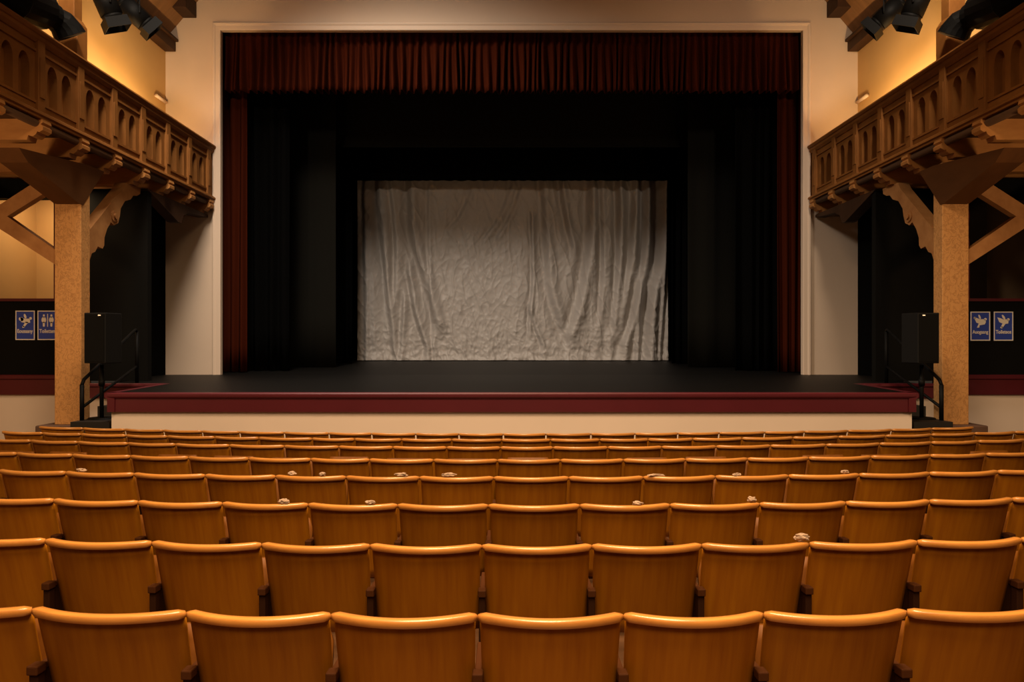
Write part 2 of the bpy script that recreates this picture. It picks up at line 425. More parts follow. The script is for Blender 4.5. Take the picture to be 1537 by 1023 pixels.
def back_h(x, z):
    h = 0.0
    for p, w, am in FW:
        zt, zb_ = p[0][1], p[-1][1]
        fade = 1.0
        if z > zt: fade = max(0.0, 1 - (z - zt) / 0.5); xc = p[0][0]
        elif z < zb_: fade = max(0.0, 1 - (zb_ - z) / 0.5); xc = p[-1][0]
        else:
            for i in range(len(p) - 1):
                if p[i][1] >= z >= p[i + 1][1]:
                    t = (p[i][1] - z) / max(1e-6, p[i][1] - p[i + 1][1])
                    a0 = p[max(i - 1, 0)]; a3 = p[min(i + 2, len(p) - 1)]; q1, q2 = p[i], p[i + 1]
                    m1 = (q2[0] - a0[0]) / (a0[1] - q2[1]) * (q1[1] - q2[1]); m2 = (a3[0] - q1[0]) / (q1[1] - a3[1]) * (q1[1] - q2[1])
                    xc = (2*t**3-3*t*t+1)*q1[0] + (t**3-2*t*t+t)*m1 + (3*t*t-2*t**3)*q2[0] + (t**3-t*t)*m2; break
        if fade <= 0: continue
        u = (x - xc) / w
        if -3.5 < u < 3.5:
            h += 1.6 * am * fade * (u * math.exp(-u * u * 0.8))
    zb0 = (z - 1.32) / 5.4
    low = max(0.0, 1 - zb0 / 0.28)
    h += 0.030 * noise.noise((x * 2.2, z * 0.5, 3.1)) + 0.018 * noise.noise((x * 5, z * 1.6, 8.2))
    r = 1 - abs(noise.noise((x * 3.0, z * 3.2, 1.7))) * 2
    c1 = 1 - abs(noise.noise((x * 3.2 + z * 0.7, z * 0.9 - x * 0.3, 31.0))); c2 = 1 - abs(noise.noise((x * 5.0 - z * 2.2, z * 1.7 + x * 1.5, 47.0)))
    h += 0.030 * c1 ** 7 + 0.011 * c2 ** 7
    h += 0.007 * r + 0.006 * (1 - 2 * abs(noise.noise((x * 6 - z * 2, z * 4.0 + x, 21.0)))) + (0.006 + 0.018 * low) * (1 - abs(noise.noise((x * 7 + z * 1.5, z * 6.5, 4.4))) * 2)
    h += 0.03 * low * noise.noise((x * 3.5, z * 6, 12.0))
    e = math.exp(-((x + 4.2) / 0.7) ** 2) + 0.8 * math.exp(-((x - 3.6) / 1.1) ** 2)
    h += 0.07 * e * math.sin(x * 15 + 1.5 * noise.noise((x * 0.8, z * 0.5, 2.0)) + 0.25 * z)
    return h
bm = bmn(); rows = []
NX, NZ = 620, 350
zt, zbm = wz(270, YB), stage_z(YB) + 0.012
x0, x1 = wx(536.5, YB), wx(1002.5, YB)
for j in range(NZ + 1):
    row = []
    for i in range(NX + 1):
        x = x0 + (x1 - x0) * i / NX; z = zt + (zbm - zt) * j / NZ
        hem = 0.0
        low = max(0, 1 - (z - zbm) / 0.35)
        y = YB - back_h(x, z) - low ** 2 * 0.10 * (0.6 + 0.5 * noise.noise((x * 2, 3, 1)))
        row.append(bm.verts.new((x, y, z)))
    rows.append(row)
for j in range(NZ):
    for i in range(NX): bm.faces.new((rows[j][i], rows[j + 1][i], rows[j + 1][i + 1], rows[j][i + 1]))
o = obj('backcloth', bm, 'silver', None, True)
sm = o.modifiers.new('solid', 'SOLIDIFY'); sm.thickness = 0.008; sm.offset = 0
tag(o, 'crumpled silver grey satin backcloth hanging at the rear of the stage', 'curtain')

# ------------------------------------------------------------------ theatre seats
WN = 0.54
def seat_meshes():
    out = {}
    SAG, WT, WB, ZT, ZB, REC = 0.072, 0.523, 0.503, 0.838, 0.40, 0.115
    NU, NV = 20, 8
    bm = bmn(); fr, bk = [], []
    for side, lst in ((0, fr), (1, bk)):
        for j in range(NV + 1):
            v = j / NV; row = []
            W = WT * (1 - v) + WB * v
            for i in range(NU + 1):
                u = i / NU * 2 - 1
                y = -SAG * (1 - u * u) + REC * v + (0.005 if side == 0 else -0.005)
                row.append(bm.verts.new((u * W / 2, y, ZT + (ZB - ZT) * v)))
            lst.append(row)
    for j in range(NV):
        for i in range(NU):
            bm.faces.new((fr[j][i], fr[j][i + 1], fr[j + 1][i + 1], fr[j + 1][i]))
            bm.faces.new((bk[j][i], bk[j + 1][i], bk[j + 1][i + 1], bk[j][i + 1]))
        bm.faces.new((fr[j][0], fr[j + 1][0], bk[j + 1][0], bk[j][0]))
        bm.faces.new((fr[j][NU], bk[j][NU], bk[j + 1][NU], fr[j + 1][NU]))
    for i in range(NU):
        bm.faces.new((fr[0][i], bk[0][i], bk[0][i + 1], fr[0][i + 1]))
        bm.faces.new((fr[NV][i], fr[NV][i + 1], bk[NV][i + 1], bk[NV][i]))
    bmesh.ops.recalc_face_normals(bm, faces=bm.faces[:])
    out['backrest'] = (bm, 'seat_wood', True)
    # bent top rail, a rounded bullnose
    bm = bmn(); rings = []
    prof = []
    for k in range(12):
        a = 2 * PI * k / 12
        ca, sa = math.cos(a), math.sin(a)
        prof.append((0.019 * math.copysign(abs(ca) ** 0.5, ca), 0.017 * math.copysign(abs(sa) ** 0.5, sa)))
    n = 26
    for i in range(n + 1):
        u = i / n * 2 - 1
        e = 1.0
        if abs(u) > 0.965: e = math.sqrt(max(0.0, 1 - ((abs(u) - 0.965) / 0.035) ** 2)) * 0.35 + 0.65
        y = -SAG * (1 - u * u); sl = 2 * SAG * u / (WT / 2)
        nx_, ny_ = -sl, 1.0; l = math.hypot(nx_, ny_); nx_, ny_ = nx_ / l, ny_ / l
        rings.append([bm.verts.new((u * 0.2645 + nx_ * p[0] * e, y - 0.006 + ny_ * p[0] * e, 0.845 + p[1] * e)) for p in prof])
    for i in range(n):
        for k in range(12): bm.faces.new((rings[i][k], rings[i][(k + 1) % 12], rings[i + 1][(k + 1) % 12], rings[i + 1][k]))
    bm.faces.new(rings[0]); bm.faces.new(rings[-1])
    bmesh.ops.recalc_face_normals(bm, faces=bm.faces[:])
    out['top_rail'] = (bm, 'seat_rail', True)
    # tipped-up seat, a dished plywood pan
    bm = bmn(); A, B = [], []
    for lst, off in ((A, 0.0), (B, 0.022)):
        for j in range(7):
            v = j / 6; row = []
            for i in range(9):
                u = i / 8 * 2 - 1
                wv = 0.208 if v < 0.75 else 0.208 - 0.03 * ((v - 0.75) / 0.25) ** 2
                row.append(bm.verts.new((u * wv, 0.16 + 0.10 * v + off + 0.02 * math.sin(PI * v) * (1 - u * u), 0.36 + 0.34 * v)))
            lst.append(row)
    for j in range(6):
        for i in range(8):
            bm.faces.new((A[j][i], A[j][i + 1], A[j + 1][i + 1], A[j + 1][i])); bm.faces.new((B[j][i], B[j + 1][i], B[j + 1][i + 1], B[j][i + 1]))
        bm.faces.new((A[j][0], A[j + 1][0], B[j + 1][0], B[j][0])); bm.faces.new((A[j][8], B[j][8], B[j + 1][8], A[j + 1][8]))
    for i in range(8):
        bm.faces.new((A[0][i], B[0][i], B[0][i + 1], A[0][i + 1])); bm.faces.new((A[6][i], A[6][i + 1], B[6][i + 1], B[6][i]))
    bmesh.ops.recalc_face_normals(bm, faces=bm.faces[:])
    out['seat'] = (bm, 'seat_pan', True)
    for nm, s in (('frame_left', -1), ('frame_right', 1)):
        bm = bmn(); x = s * WN / 2
        prism(bm, [(-0.02, 0.0), (0.30, 0.0), (0.30, 0.03), (0.20, 0.06), (0.19, 0.34), (0.26, 0.56), (0.26, 0.598), (0.015, 0.598), (0.03, 0.40), (0.06, 0.06), (-0.02, 0.03)], x - 0.012, x + 0.012, 'yz')
        box(bm, x - 0.016, x + 0.016, -0.008, 0.035, 0.02, 0.598, 0.004)
        out[nm] = (bm, 'seat_iron', False)
        bm = bmn()
        box(bm, x - 0.020, x + 0.020, -0.018, 0.036, 0.598, 0.634, 0.005); box(bm, x - 0.013, x + 0.013, 0.036, 0.30, 0.60, 0.626, 0.005)
        out[nm.replace('frame', 'arm')] = (bm, 'seat_arm', False)
    return out
SM = {}
for k, (bm, mt, smo) in seat_meshes().items():
    me = bpy.data.meshes.new(k); bm.to_mesh(me); bm.free(); me.materials.append(M[mt])
    if smo:
        for p in me.polygons: p.use_smooth = True
    SM[k] = me

GAPS = [
    [-176, 52, 282, 498, 717, 935, 1144, 1358, 1578],
    [-90, 71, 230, 394, 556, 723.5, 888, 1052, 1213, 1374.5, 1530, 1690],
    [-44, 83, 209, 335, 463.5, 597, 733, 870, 1005, 1139, 1268, 1393, 1517, 1640],
    [-98, 1, 100.5, 202.5, 309, 414.5, 520, 630, 741, 853.4, 965, 1073, 1182.5, 1288, 1393.6, 1495.6, 1598],
    [-55, 27, 110, 197, 283.6, 374, 467, 555, 651, 746.6, 841, 935.4, 1028.5, 1121.4, 1212.8, 1306, 1395, 1478.7, 1562],
    [-22, 47.5, 118, 193, 264.4, 345, 427, 509, 590, 670.4, 751, 830, 912, 993, 1074.5, 1156, 1239, 1319.5, 1397, 1467, 1536, 1606],
    [4.7, 65.6, 123, 190, 252, 323, 389, 469, 532.5, 603, 678, 753, 826, 899.7, 972.6, 1039.5, 1113.3, 1189.5, 1257.5, 1328.7, 1397, 1461.6, 1522, 1582],
    [60, 126, 188, 246, 304, 360, 427, 494, 558, 624, 689, 755.6, 819.4, 887, 953, 1017.4, 1079, 1147.6, 1207, 1272, 1337.7, 1397.6, 1460],
]
ORD = ['first', 'second', 'third', 'fourth', 'fifth', 'sixth', 'seventh', 'eighth', 'ninth', 'tenth', 'eleventh', 'twelfth', 'thirteenth',
       'fourteenth', 'fifteenth', 'sixteenth', 'seventeenth', 'eighteenth', 'nineteenth', 'twentieth', 'twenty-first', 'twenty-second', 'twenty-third']
ROWN = ['nearest row', 'second nearest row', 'third nearest row', 'fourth nearest row', 'fourth row from the stage', 'third row from the stage', 'second row from the stage', 'row closest to the stage']
def on_arc(u, r):
    k = (u - CX) / F; d = ROW_D[r]
    for _ in range(30): d = ROW_D[r] + (k * d) ** 2 / (2 * RC)
    return Vector((k * d, d, 0))
def part(me, name, parent):
    o = bpy.data.objects.new(name, me); COL.objects.link(o); o.parent = parent
    return o
proto = None
CHAIR = {}
for r in range(7, -1, -1):
    G = GAPS[r]; n = len(G) - 1
    for i in range(n):
        a, b = on_arc(G[i], r), on_arc(G[i + 1], r)
        c = (a + b) / 2; wdt = (b - a).length
        t = bpy.data.objects.new('theatre_seat', None); COL.objects.link(t); t.empty_display_size = 0.2
        t.location = (c.x, c.y, ROW_Z[r]); t.rotation_euler = (0, 0, math.atan2(b.y - a.y, b.x - a.x)); t.scale = (wdt / WN, 1, 1)
        if i == 0: pos = 'leftmost'
        elif i == n - 1: pos = 'rightmost'
        elif i < n / 2: pos = ORD[i] + ' from left'
        else: pos = (ORD[n - 1 - i]) + ' from right'
        tag(t, 'varnished wooden theatre seat, %s in the %s' % (pos, ROWN[r]), 'seat', 'wooden theatre seats in rows facing the stage')
        part(SM['backrest'], 'backrest', t); part(SM['top_rail'], 'top_rail', t); so = part(SM['seat'], 'seat', t)
        if r == 4: so.location.z = 0.120 + 0.008 * math.sin(i * 2.3)
        if r == 3: so.location.z = 0.088 + 0.012 * math.sin(i * 1.9)
        if r == 5: so.location.z = 0.115
        f = part(SM['frame_left'], 'side_frame', t); part(SM['arm_left'], 'armrest', f)
        if i == n - 1:
            f = part(SM['frame_right'], 'side_frame', t); part(SM['arm_right'], 'armrest', f)
        CHAIR[(r, i)] = t

GLINTS = [(1, 1203, 22, 11, 'second nearest row'), (2, 425, 16, 7, 'third nearest row, far left of centre'),
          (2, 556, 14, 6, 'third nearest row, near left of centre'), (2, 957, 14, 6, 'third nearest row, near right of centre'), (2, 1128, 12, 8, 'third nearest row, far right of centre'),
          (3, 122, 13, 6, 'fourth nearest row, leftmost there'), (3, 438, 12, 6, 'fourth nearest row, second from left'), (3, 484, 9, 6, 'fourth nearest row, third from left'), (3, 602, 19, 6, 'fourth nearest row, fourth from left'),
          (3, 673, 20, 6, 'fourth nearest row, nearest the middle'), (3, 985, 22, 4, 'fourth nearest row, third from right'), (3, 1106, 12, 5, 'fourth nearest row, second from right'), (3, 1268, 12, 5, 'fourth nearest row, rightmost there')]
for (r, px, wpx, hpx, where) in GLINTS:  # added pale blobs that imitate glints of light on the seat tips
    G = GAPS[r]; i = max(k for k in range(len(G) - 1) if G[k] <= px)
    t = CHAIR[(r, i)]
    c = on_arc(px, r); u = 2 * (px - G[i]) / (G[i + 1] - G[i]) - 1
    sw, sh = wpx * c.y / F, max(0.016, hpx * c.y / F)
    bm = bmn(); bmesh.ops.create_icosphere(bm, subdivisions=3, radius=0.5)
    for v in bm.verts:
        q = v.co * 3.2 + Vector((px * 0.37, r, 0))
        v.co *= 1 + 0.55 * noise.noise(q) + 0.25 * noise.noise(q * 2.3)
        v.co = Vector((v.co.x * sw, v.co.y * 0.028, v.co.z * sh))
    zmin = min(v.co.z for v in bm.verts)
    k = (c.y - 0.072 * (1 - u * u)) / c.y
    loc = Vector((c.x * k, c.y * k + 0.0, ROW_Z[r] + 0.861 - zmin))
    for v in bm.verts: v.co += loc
    o = obj('glint_blob', bm, 'glint_tone', None)
    tag(o, 'pale blob imitating a glint on a seat rail, ' + where, 'paper scrap', 'pale blobs imitating glints on the seat rails')

# ------------------------------------------------------------------ balconies
XF = 6.80
ZTOP, ZBOT = CAMZ + 4.51, CAMZ + 3.25
PITCH = 0.965
BND = [13.33 + PITCH * k for k in range(-7, 4)]        # panel boundaries along the hall
Y_NEAR = BND[0]
def P3(x_in, y, z): return None
for s in (-1, 1):
    nm = SIDE[s]; mr = -s                                # geometry is built for the left side, mirrored for the right
    bal = thing('balcony', 'carved brown timber balcony running along the %s side of the hall' % nm, 'balcony', (s * XF, 13.0, ZBOT), 'carved timber balconies')
    # meshes below are written with X = -XF .. left; w = distance towards the hall
    X = lambda w: -(XF - w)
    def arch_plate(bm, y0, y1):
        z_sill, z_spring, z_top = ZTOP - 1.02, ZTOP - 0.60, ZTOP - 0.36
        wf, wb = -0.03, -0.15
        m = (y0 + y1) / 2
        aw = 0.23
        cs = [m - 0.17, m + 0.17]
        def q(pts, w):
            bm.faces.new([bm.verts.new((X(w), p[0], p[1])) for p in pts])
        q([(y0, ZBOT), (y1, ZBOT), (y1, z_sill), (y0, z_sill)], wf)          # lower board
        edges = [y0, cs[0] - aw / 2, cs[0] + aw / 2, cs[1] - aw / 2, cs[1] + aw / 2, y1]
        for k in (0, 2, 4):
            q([(edges[k], z_sill), (edges[k + 1], z_sill), (edges[k + 1], z_top), (edges[k], z_top)], wf)
        for c in cs:
            arc = []
            for k in range(11):
                a = PI - PI * k / 10
                arc.append((c + aw / 2 * math.cos(a), z_spring + 0.19 * math.sin(a)))
            for k in range(10):
                q([arc[k], arc[k + 1], (arc[k + 1][0], z_top), (arc[k][0], z_top)], wf)
            loop = [(c - aw / 2, z_sill)] + arc + [(c + aw / 2, z_sill)]
            for k in range(len(loop)):
                p, p2 = loop[k], loop[(k + 1) % len(loop)]
                bm.faces.new([bm.verts.new(v) for v in ((X(wf), *p), (X(wf), *p2), (X(wb), *p2), (X(wb), *p))])
            # carved tracery in the niche
            box(bm, X(wb), X(wb + 0.035), c - 0.014, c + 0.014, z_sill, z_spring + 0.17)
            prism(bm, [(c - 0.06, z_spring - 0.06), (c, z_spring - 0.16), (c + 0.06, z_spring - 0.06), (c, z_spring + 0.06)], X(wb), X(wb + 0.03), 'yz')
            prism(bm, [(c - 0.05, z_sill + 0.10), (c, z_sill + 0.02), (c + 0.05, z_sill + 0.10), (c, z_sill + 0.20)], X(wb), X(wb + 0.04), 'yz')
        q([(y0, z_top), (y1, z_top), (y1, ZTOP - 0.05), (y0, ZTOP - 0.05)], wf)
        box(bm, X(wf - 0.002), X(wf + 0.025), y0, y1, z_top + 0.03, z_top + 0.065)
        box(bm, X(wf - 0.002), X(wf + 0.02), y0, y1, z_sill - 0.045, z_sill - 0.01)
        box(bm, X(wb - 0.04), X(wb), y0, y1, ZBOT, ZTOP - 0.05)
        bmesh.ops.remove_doubles(bm, verts=bm.verts[:], dist=1e-5)
        bmesh.ops.recalc_face_normals(bm, faces=bm.faces[:])
    ends = BND + [Y_PRO - 0.02]
    for k in range(len(ends) - 1):
        bm = bmn()
        if k < len(ends) - 2:
            arch_plate(bm, ends[k] + 0.08, ends[k + 1] - 0.08)
            obj('fascia_panel', bm, 'balcony_wood', bal, mirror=mr)
        else:
            box(bm, X(-0.17), X(-0.03), ends[k] + 0.08, ends[k + 1], ZBOT, ZTOP - 0.05)
            obj('end_board', bm, 'balcony_wood', bal, mirror=mr)
    for y in BND:
        bm = bmn()
        box(bm, X(-0.17), X(0.02), y - 0.08, y + 0.08, ZBOT, ZTOP - 0.05, 0.008)
        box(bm, X(0.0), X(0.035), y - 0.055, y + 0.055, ZTOP - 0.98, ZTOP - 0.40, 0.006)
        obj('stile', bm, 'balcony_wood', bal, mirror=mr)
    bm = bmn()
    prism(bm, [(X(-0.22), ZTOP), (X(0.03), ZTOP), (X(0.06), ZTOP - 0.02), (X(0.07), ZTOP - 0.05), (X(0.05), ZTOP - 0.09), (X(0.03), ZTOP - 0.10), (X(0.03), ZTOP - 0.15), (X(-0.01), ZTOP - 0.20), (X(-0.22), ZTOP - 0.20)], Y_NEAR - 0.1, Y_PRO - 0.01, 'xz')
    obj('handrail', bm, 'balcony_wood', bal, mirror=mr)
    bm = bmn()
    prism(bm, [(X(-0.2), ZBOT + 0.10), (X(0.0), ZBOT + 0.10), (X(0.05), ZBOT + 0.07), (X(0.06), ZBOT + 0.03), (X(0.03), ZBOT + 0.01), (X(0.03), ZBOT - 0.02), (X(-0.2), ZBOT - 0.02)], Y_NEAR - 0.1, Y_PRO - 0.01, 'xz')
    obj('base_moulding', bm, 'balcony_wood', bal, mirror=mr)
    bm = bmn(); tube(bm, [(X(-0.06), Y_NEAR - 0.1, ZBOT - 0.075), (X(-0.06), Y_PRO - 0.01, ZBOT - 0.075)], 0.06, 12)
    obj('edge_roll', bm, 'roll_wood', bal, True, mirror=mr)
    bm = bmn(); box(bm, X(-0.10), -9.6, Y_NEAR - 0.1, Y_PRO - 0.01, ZBOT - 0.02, ZBOT + 0.04)
    obj('floor_boarding', bm, 'dark_wood', bal, mirror=mr)
    for y in [13.40 + PITCH * k for k in range(-7, 4)]:
        bm = bmn(); z1, z0 = ZBOT - 0.02, ZBOT - 0.32
        prism(bm, [(-9.58, z1), (X(0.04), z1), (X(0.05), z1 - 0.05), (X(0.02), z1 - 0.075), (X(0.055), z1 - 0.11), (X(0.05), z1 - 0.16), (X(0.0), z1 - 0.19), (X(-0.03), z1 - 0.18),
                   (X(-0.05), z1 - 0.22), (X(-0.09), z1 - 0.25), (X(-0.16), z1 - 0.235), (X(-0.18), z0), (-9.58, z0)], y - 0.10, y + 0.10, 'xz')
        obj('joist', bm, 'joist_wood', bal, mirror=mr)

    # ---- timber post below and above
    xp0, xp1, yp0, yp1 = -7.40, -6.97, 11.7, 11.95
    zb = wz(637, 11.7)
    post = thing('timber_post', 'rough knotty timber post carrying the %s balcony beside the stage' % nm, 'post', (s * 7.18, 11.82, -0.12), 'timber posts under the balconies')
    bm = bmn(); box(bm, xp0, xp1, yp0, yp1, zb, ZBOT - 0.322, 0.012)
    obj('shaft', bm, 'post_wood', post, mirror=mr)
    bm = bmn(); box(bm, -7.62, -6.90, 11.55, 12.1, -0.119, zb, 0.02)
    obj('plinth', bm, 'plinth', post, mirror=mr)
    zj = ZBOT - 0.322
    bm = bmn()
    prism(bm, [(10.2, CAMZ + 2.76), (10.4, CAMZ + 2.60), (11.62, CAMZ + 2.25), (11.74, CAMZ + 2.25), (12.34, zj), (11.9, zj)], -7.36, -6.955, 'yz')
    obj('saddle_block', bm, 'saddle_wood', post, mirror=mr)
    # carved knee bracket running towards the stage
    bm = bmn()
    C_ = CAMZ
    up = [(11.95, C_ + 1.80), (13.10, zj - 0.12), (13.18, zj)]
    low = [(13.72, zj), (13.70, zj - 0.10), (13.58, zj - 0.16), (13.46, zj - 0.17), (13.36, zj - 0.27), (13.16, zj - 0.34), (13.02, zj - 0.50), (12.99, zj - 0.64), (12.93, zj - 0.78), (12.80, zj - 0.84), (12.70, zj - 0.80),
           (12.58, zj - 0.94), (12.50, zj - 1.10), (12.49, zj - 1.24), (12.44, zj - 1.30), (12.30, zj - 1.28), (12.22, zj - 1.38), (12.12, zj - 1.42), (12.06, zj - 1.54), (11.95, zj - 1.58)]
    prism(bm, up + low, -7.24, -7.04, 'yz')
    kb = obj('knee_bracket', bm, 'brace_wood', post, mirror=mr)
    bm = bmn(); yc, zc = 12.80, zj - 0.68
    prism(bm, [(yc + 0.10 * math.cos(2 * PI * k / 16), zc + 0.10 * math.sin(2 * PI * k / 16)) for k in range(16)], -7.05, -7.02, 'yz')
    prism(bm, [(yc + 0.05 * math.cos(2 * PI * k / 16), zc + 0.05 * math.sin(2 * PI * k / 16)) for k in range(16)], -7.03, -6.99, 'yz')
    sub('rosette', bm, 'brace_wood', kb, mirror=mr)
    # outward braces
    db = 11.8
    bm = bmn(); prism(bm, [(xp0 + 0.02, wz(400, db)), (xp0 + 0.02, wz(378, db)), (wx(3, db), wz(318, db)), (-9.55, wz(250, db)), (-9.59, wz(272, db)), (wx(-4, db), wz(340, db))], 11.76, 11.90, 'xz')
    obj('brace', bm, 'brace_wood', post, mirror=mr)
    bm = bmn(); prism(bm, [(xp0 + 0.02, wz(282, db)), (wx(70, db), wz(290, db)), (wx(12, db), wz(326, db)), (wx(2, db), wz(327, db)), (wx(-4, db), wz(312, db)), (wx(58, db), wz(272, db)), (xp0 + 0.02, wz(262, db))], 11.755, 11.89, 'xz')
    obj('strut', bm, 'brace_wood', post, mirror=mr)
    # upper part of the post
    bm = bmn(); box(bm, -7.34, -7.08, 11.70, 11.92, ZBOT + 0.05, 11.9, 0.01)
    zu = wz(34, 11.7)
    box(bm, -7.40, -7.01, 11.66, 11.95, ZBOT + 0.05, zu, 0.012)
    prism(bm, [(-7.40, zu), (-7.01, zu), (-7.08, zu + 0.11), (-7.34, zu + 0.11)], 11.68, 11.94, 'xz')
    obj('upper_shaft', bm, 'balcony_wood', post, mirror=mr)

    # ---- bracket on the stage pier
    bm = bmn(); prism(bm, [(13.75, zj), (15.0, CAMZ + 2.52), (15.15, CAMZ + 2.52), (15.25, CAMZ + 2.70), (15.5, CAMZ + 2.80), (16.48, zj - 0.06), (16.48, zj)], -7.15, -6.92, 'yz')
    o = obj('wall_bracket', bm, 'dark_wood', None, mirror=mr)
    tag(o, 'dark sloping timber bracket under the %s balcony next to the stage pier' % nm, 'bracket', 'timber brackets by the stage piers')

    # ---- roof timbers over the balcony
    bm = bmn()
    zc = wz(78, Y_PRO)
    box(bm, -7.92, -7.66, 9.0, Y_PRO - 0.01, zc, zc + 0.22, 0.01)
    box(bm, -7.90, -7.60, 9.0, Y_PRO - 0.01, zc + 0.22, zc + 0.28, 0.008)
    o = obj('wall_plate', bm, 'dark_wood', None, mirror=mr)
    tag(o, 'long dark roof timber along the top of the lit wall over the %s balcony' % nm, 'beam', 'roof timbers over the balconies')
    bm = bmn()
    prism(bm, [(-7.9, zc + 0.30), (-6.95, 9.9), (-6.95, 10.02), (-8.0, zc + 0.42)], 13.9, Y_PRO - 0.01, 'xz')
    o = obj('ceiling_boarding', bm, 'ceiling', None, mirror=mr)
    tag(o, 'sloping brown ceiling boards in the upper %s corner by the stage wall' % nm, 'ceiling', None, 'structure')
    bm = bmn()
    box(bm, -8.3, -7.19, Y_PRO - 0.55, Y_PRO - 0.005, wz(12, Y_PRO - 0.5) , 10.2, 0.01)
    box(bm, -8.3, -7.60, Y_PRO - 0.40, Y_PRO - 0.005, wz(22, Y_PRO - 0.4), wz(12, Y_PRO - 0.5), 0.01)
    o = obj('corbel_beam', bm, 'dark_wood', None, mirror=mr)
    tag(o, 'dark beam end jutting from the cream wall at the upper %s corner' % nm, 'beam', 'beam ends by the stage wall')

    # ---- lighting bar with two spotlights
    bm = bmn(); tube(bm, [(-7.05, 9.8, CAMZ + 7.3), (-7.05, 14.2, CAMZ + 7.3)], 0.025, 8)
    o = obj('lighting_bar', bm, 'metal_black', None, True, mirror=mr)
    tag(o, 'black lighting bar near the roof over the %s balcony' % nm, 'pipe', 'lighting bars over the balconies')
    def spot(tip, back, rad, bar_y, label, name='spotlight'):
        """tip/back: photo-left points (px, py, depth)"""
        T = Vector((wx(tip[0], tip[2]), tip[2], wz(tip[1], tip[2]))); B = Vector((wx(back[0], back[2]), back[2], wz(back[1], back[2])))
        c = (T + B) / 2; ax = (T - B).normalized()
        sp = thing(name, label, 'stage light', (-mr * c.x if False else c.x * mr, c.y, c.z), 'spotlights over the balconies')
        L = (T - B).length
        def ring(bm, d0, d1, r0, r1, seg=16): tube(bm, [B + ax * d0, B + ax * d1], [r0, r1], seg)
        bm = bmn(); ring(bm, 0, L * 0.10, rad * 0.8, rad); ring(bm, L * 0.10, L * 0.7, rad, rad); ring(bm, L * 0.7, L * 0.78, rad * 0.95, rad * 0.92)
        obj('housing', bm, 'metal_black', sp, True, mirror=mr)
        bm = bmn(); ring(bm, L * 0.775, L * 0.80, rad * 0.88, rad * 0.88)
        obj('lens', bm, 'lens', sp, True, mirror=mr)
        bm = bmn()
        a = ax.cross(Vector((0, 0, 1))).normalized(); b = a.cross(ax).normalized()
        e0, e1 = B + ax * L * 0.78, T
        for (n1, n2) in ((a, b), (-a, b), (b, a), (-b, a)):
            vs = [bm.verts.new(p) for p in (e0 + n1 * rad + n2 * rad, e0 + n1 * rad - n2 * rad, e1 + n1 * rad * 1.05 - n2 * rad * 1.05, e1 + n1 * rad * 1.05 + n2 * rad * 1.05)]
            bm.faces.new(vs)
        o_ = obj('barn_door', bm, 'metal_black', sp, mirror=mr)
        mm = o_.modifiers.new('solid', 'SOLIDIFY'); mm.thickness = 0.008
        bm = bmn()
        top = Vector((-7.05, c.y, CAMZ + 7.3))
        k = c + Vector((0, 0, rad * 1.5))
        tube(bm, [c + a * rad, c + a * rad * 1.25, k + a * rad * 1.25, k - a * rad * 1.25, c - a * rad * 1.25, c - a * rad], 0.012, 6)
        tube(bm, [k, top], 0.014, 6)
        obj('yoke', bm, 'metal_black', sp, mirror=mr)
    spot((232, 48, 13.3), (182, 0, 13.0), 0.165, 13.1, 'black spotlight pointing at the stage, nearest the stage wall in the upper %s corner' % nm)
    spot((177, 44, 12.7), (146, -26, 12.5), 0.185, 12.5, 'black spotlight with square hood next to the balcony post, upper %s corner' % nm)
    # ---- big lamp on the balcony rail
    fl = thing('followspot', 'large black stage lamp resting behind the %s balcony rail near the picture edge' % nm, 'stage light', (s * 6.9, 10.2, ZTOP), 'large lamps on the balcony rails')
    bm = bmn()
    def LP(px, py, d):
        d *= 1.035
        return Vector((wx(px, d), d, wz(py, d)))
    tube(bm, [LP(-60, -52, 9.0), LP(20, -2, 9.9), LP(22, -1, 9.92), LP(64, 16, 10.6), LP(66, 17, 10.62), LP(80, 25, 10.78)], [0.32, 0.32, 0.28, 0.28, 0.20, 0.20], 18)
    obj('housing', bm, 'metal_black', fl, mirror=mr)
    bm = bmn(); tube(bm, [LP(80, 26, 10.8), LP(92, 34, 10.9), LP(101, 46, 10.98), LP(106, 55, 11.02)], [0.18, 0.21, 0.23, 0.24], 18)
    obj('lamp_head', bm, 'metal_black', fl, mirror=mr)
    bm = bmn(); tube(bm, [LP(30, -20, 10.1), LP(98, 26, 10.9)], 0.016, 6); tube(bm, [LP(60, 40, 10.5), LP(62, 18, 10.5)], 0.03, 6); tube(bm, [LP(86, 62, 10.9), LP(90, 36, 10.9)], 0.03, 6)
    obj('mounting_arm', bm, 'steel', fl, mirror=mr)

    # ---- small thing: bright conduit end on the upper wall
    bm = bmn(); tube(bm, [(-7.85, 15.95, CAMZ + 5.47), (-7.85, 16.42, CAMZ + 5.47)], 0.04, 10)
    o = obj('wall_pipe', bm, 'cream_trim', None, True, mirror=mr)
    tag(o, 'short pale pipe on the lit wall just above the %s balcony rail' % nm, 'pipe', 'pale pipes above the balcony rails')

    # ---- steps beside the stage
    stp = thing('stage_steps', 'small black steps up to the stage at its %s corner' % nm, 'steps', (s * 6.2, 10.6, -0.12), 'black stage steps')
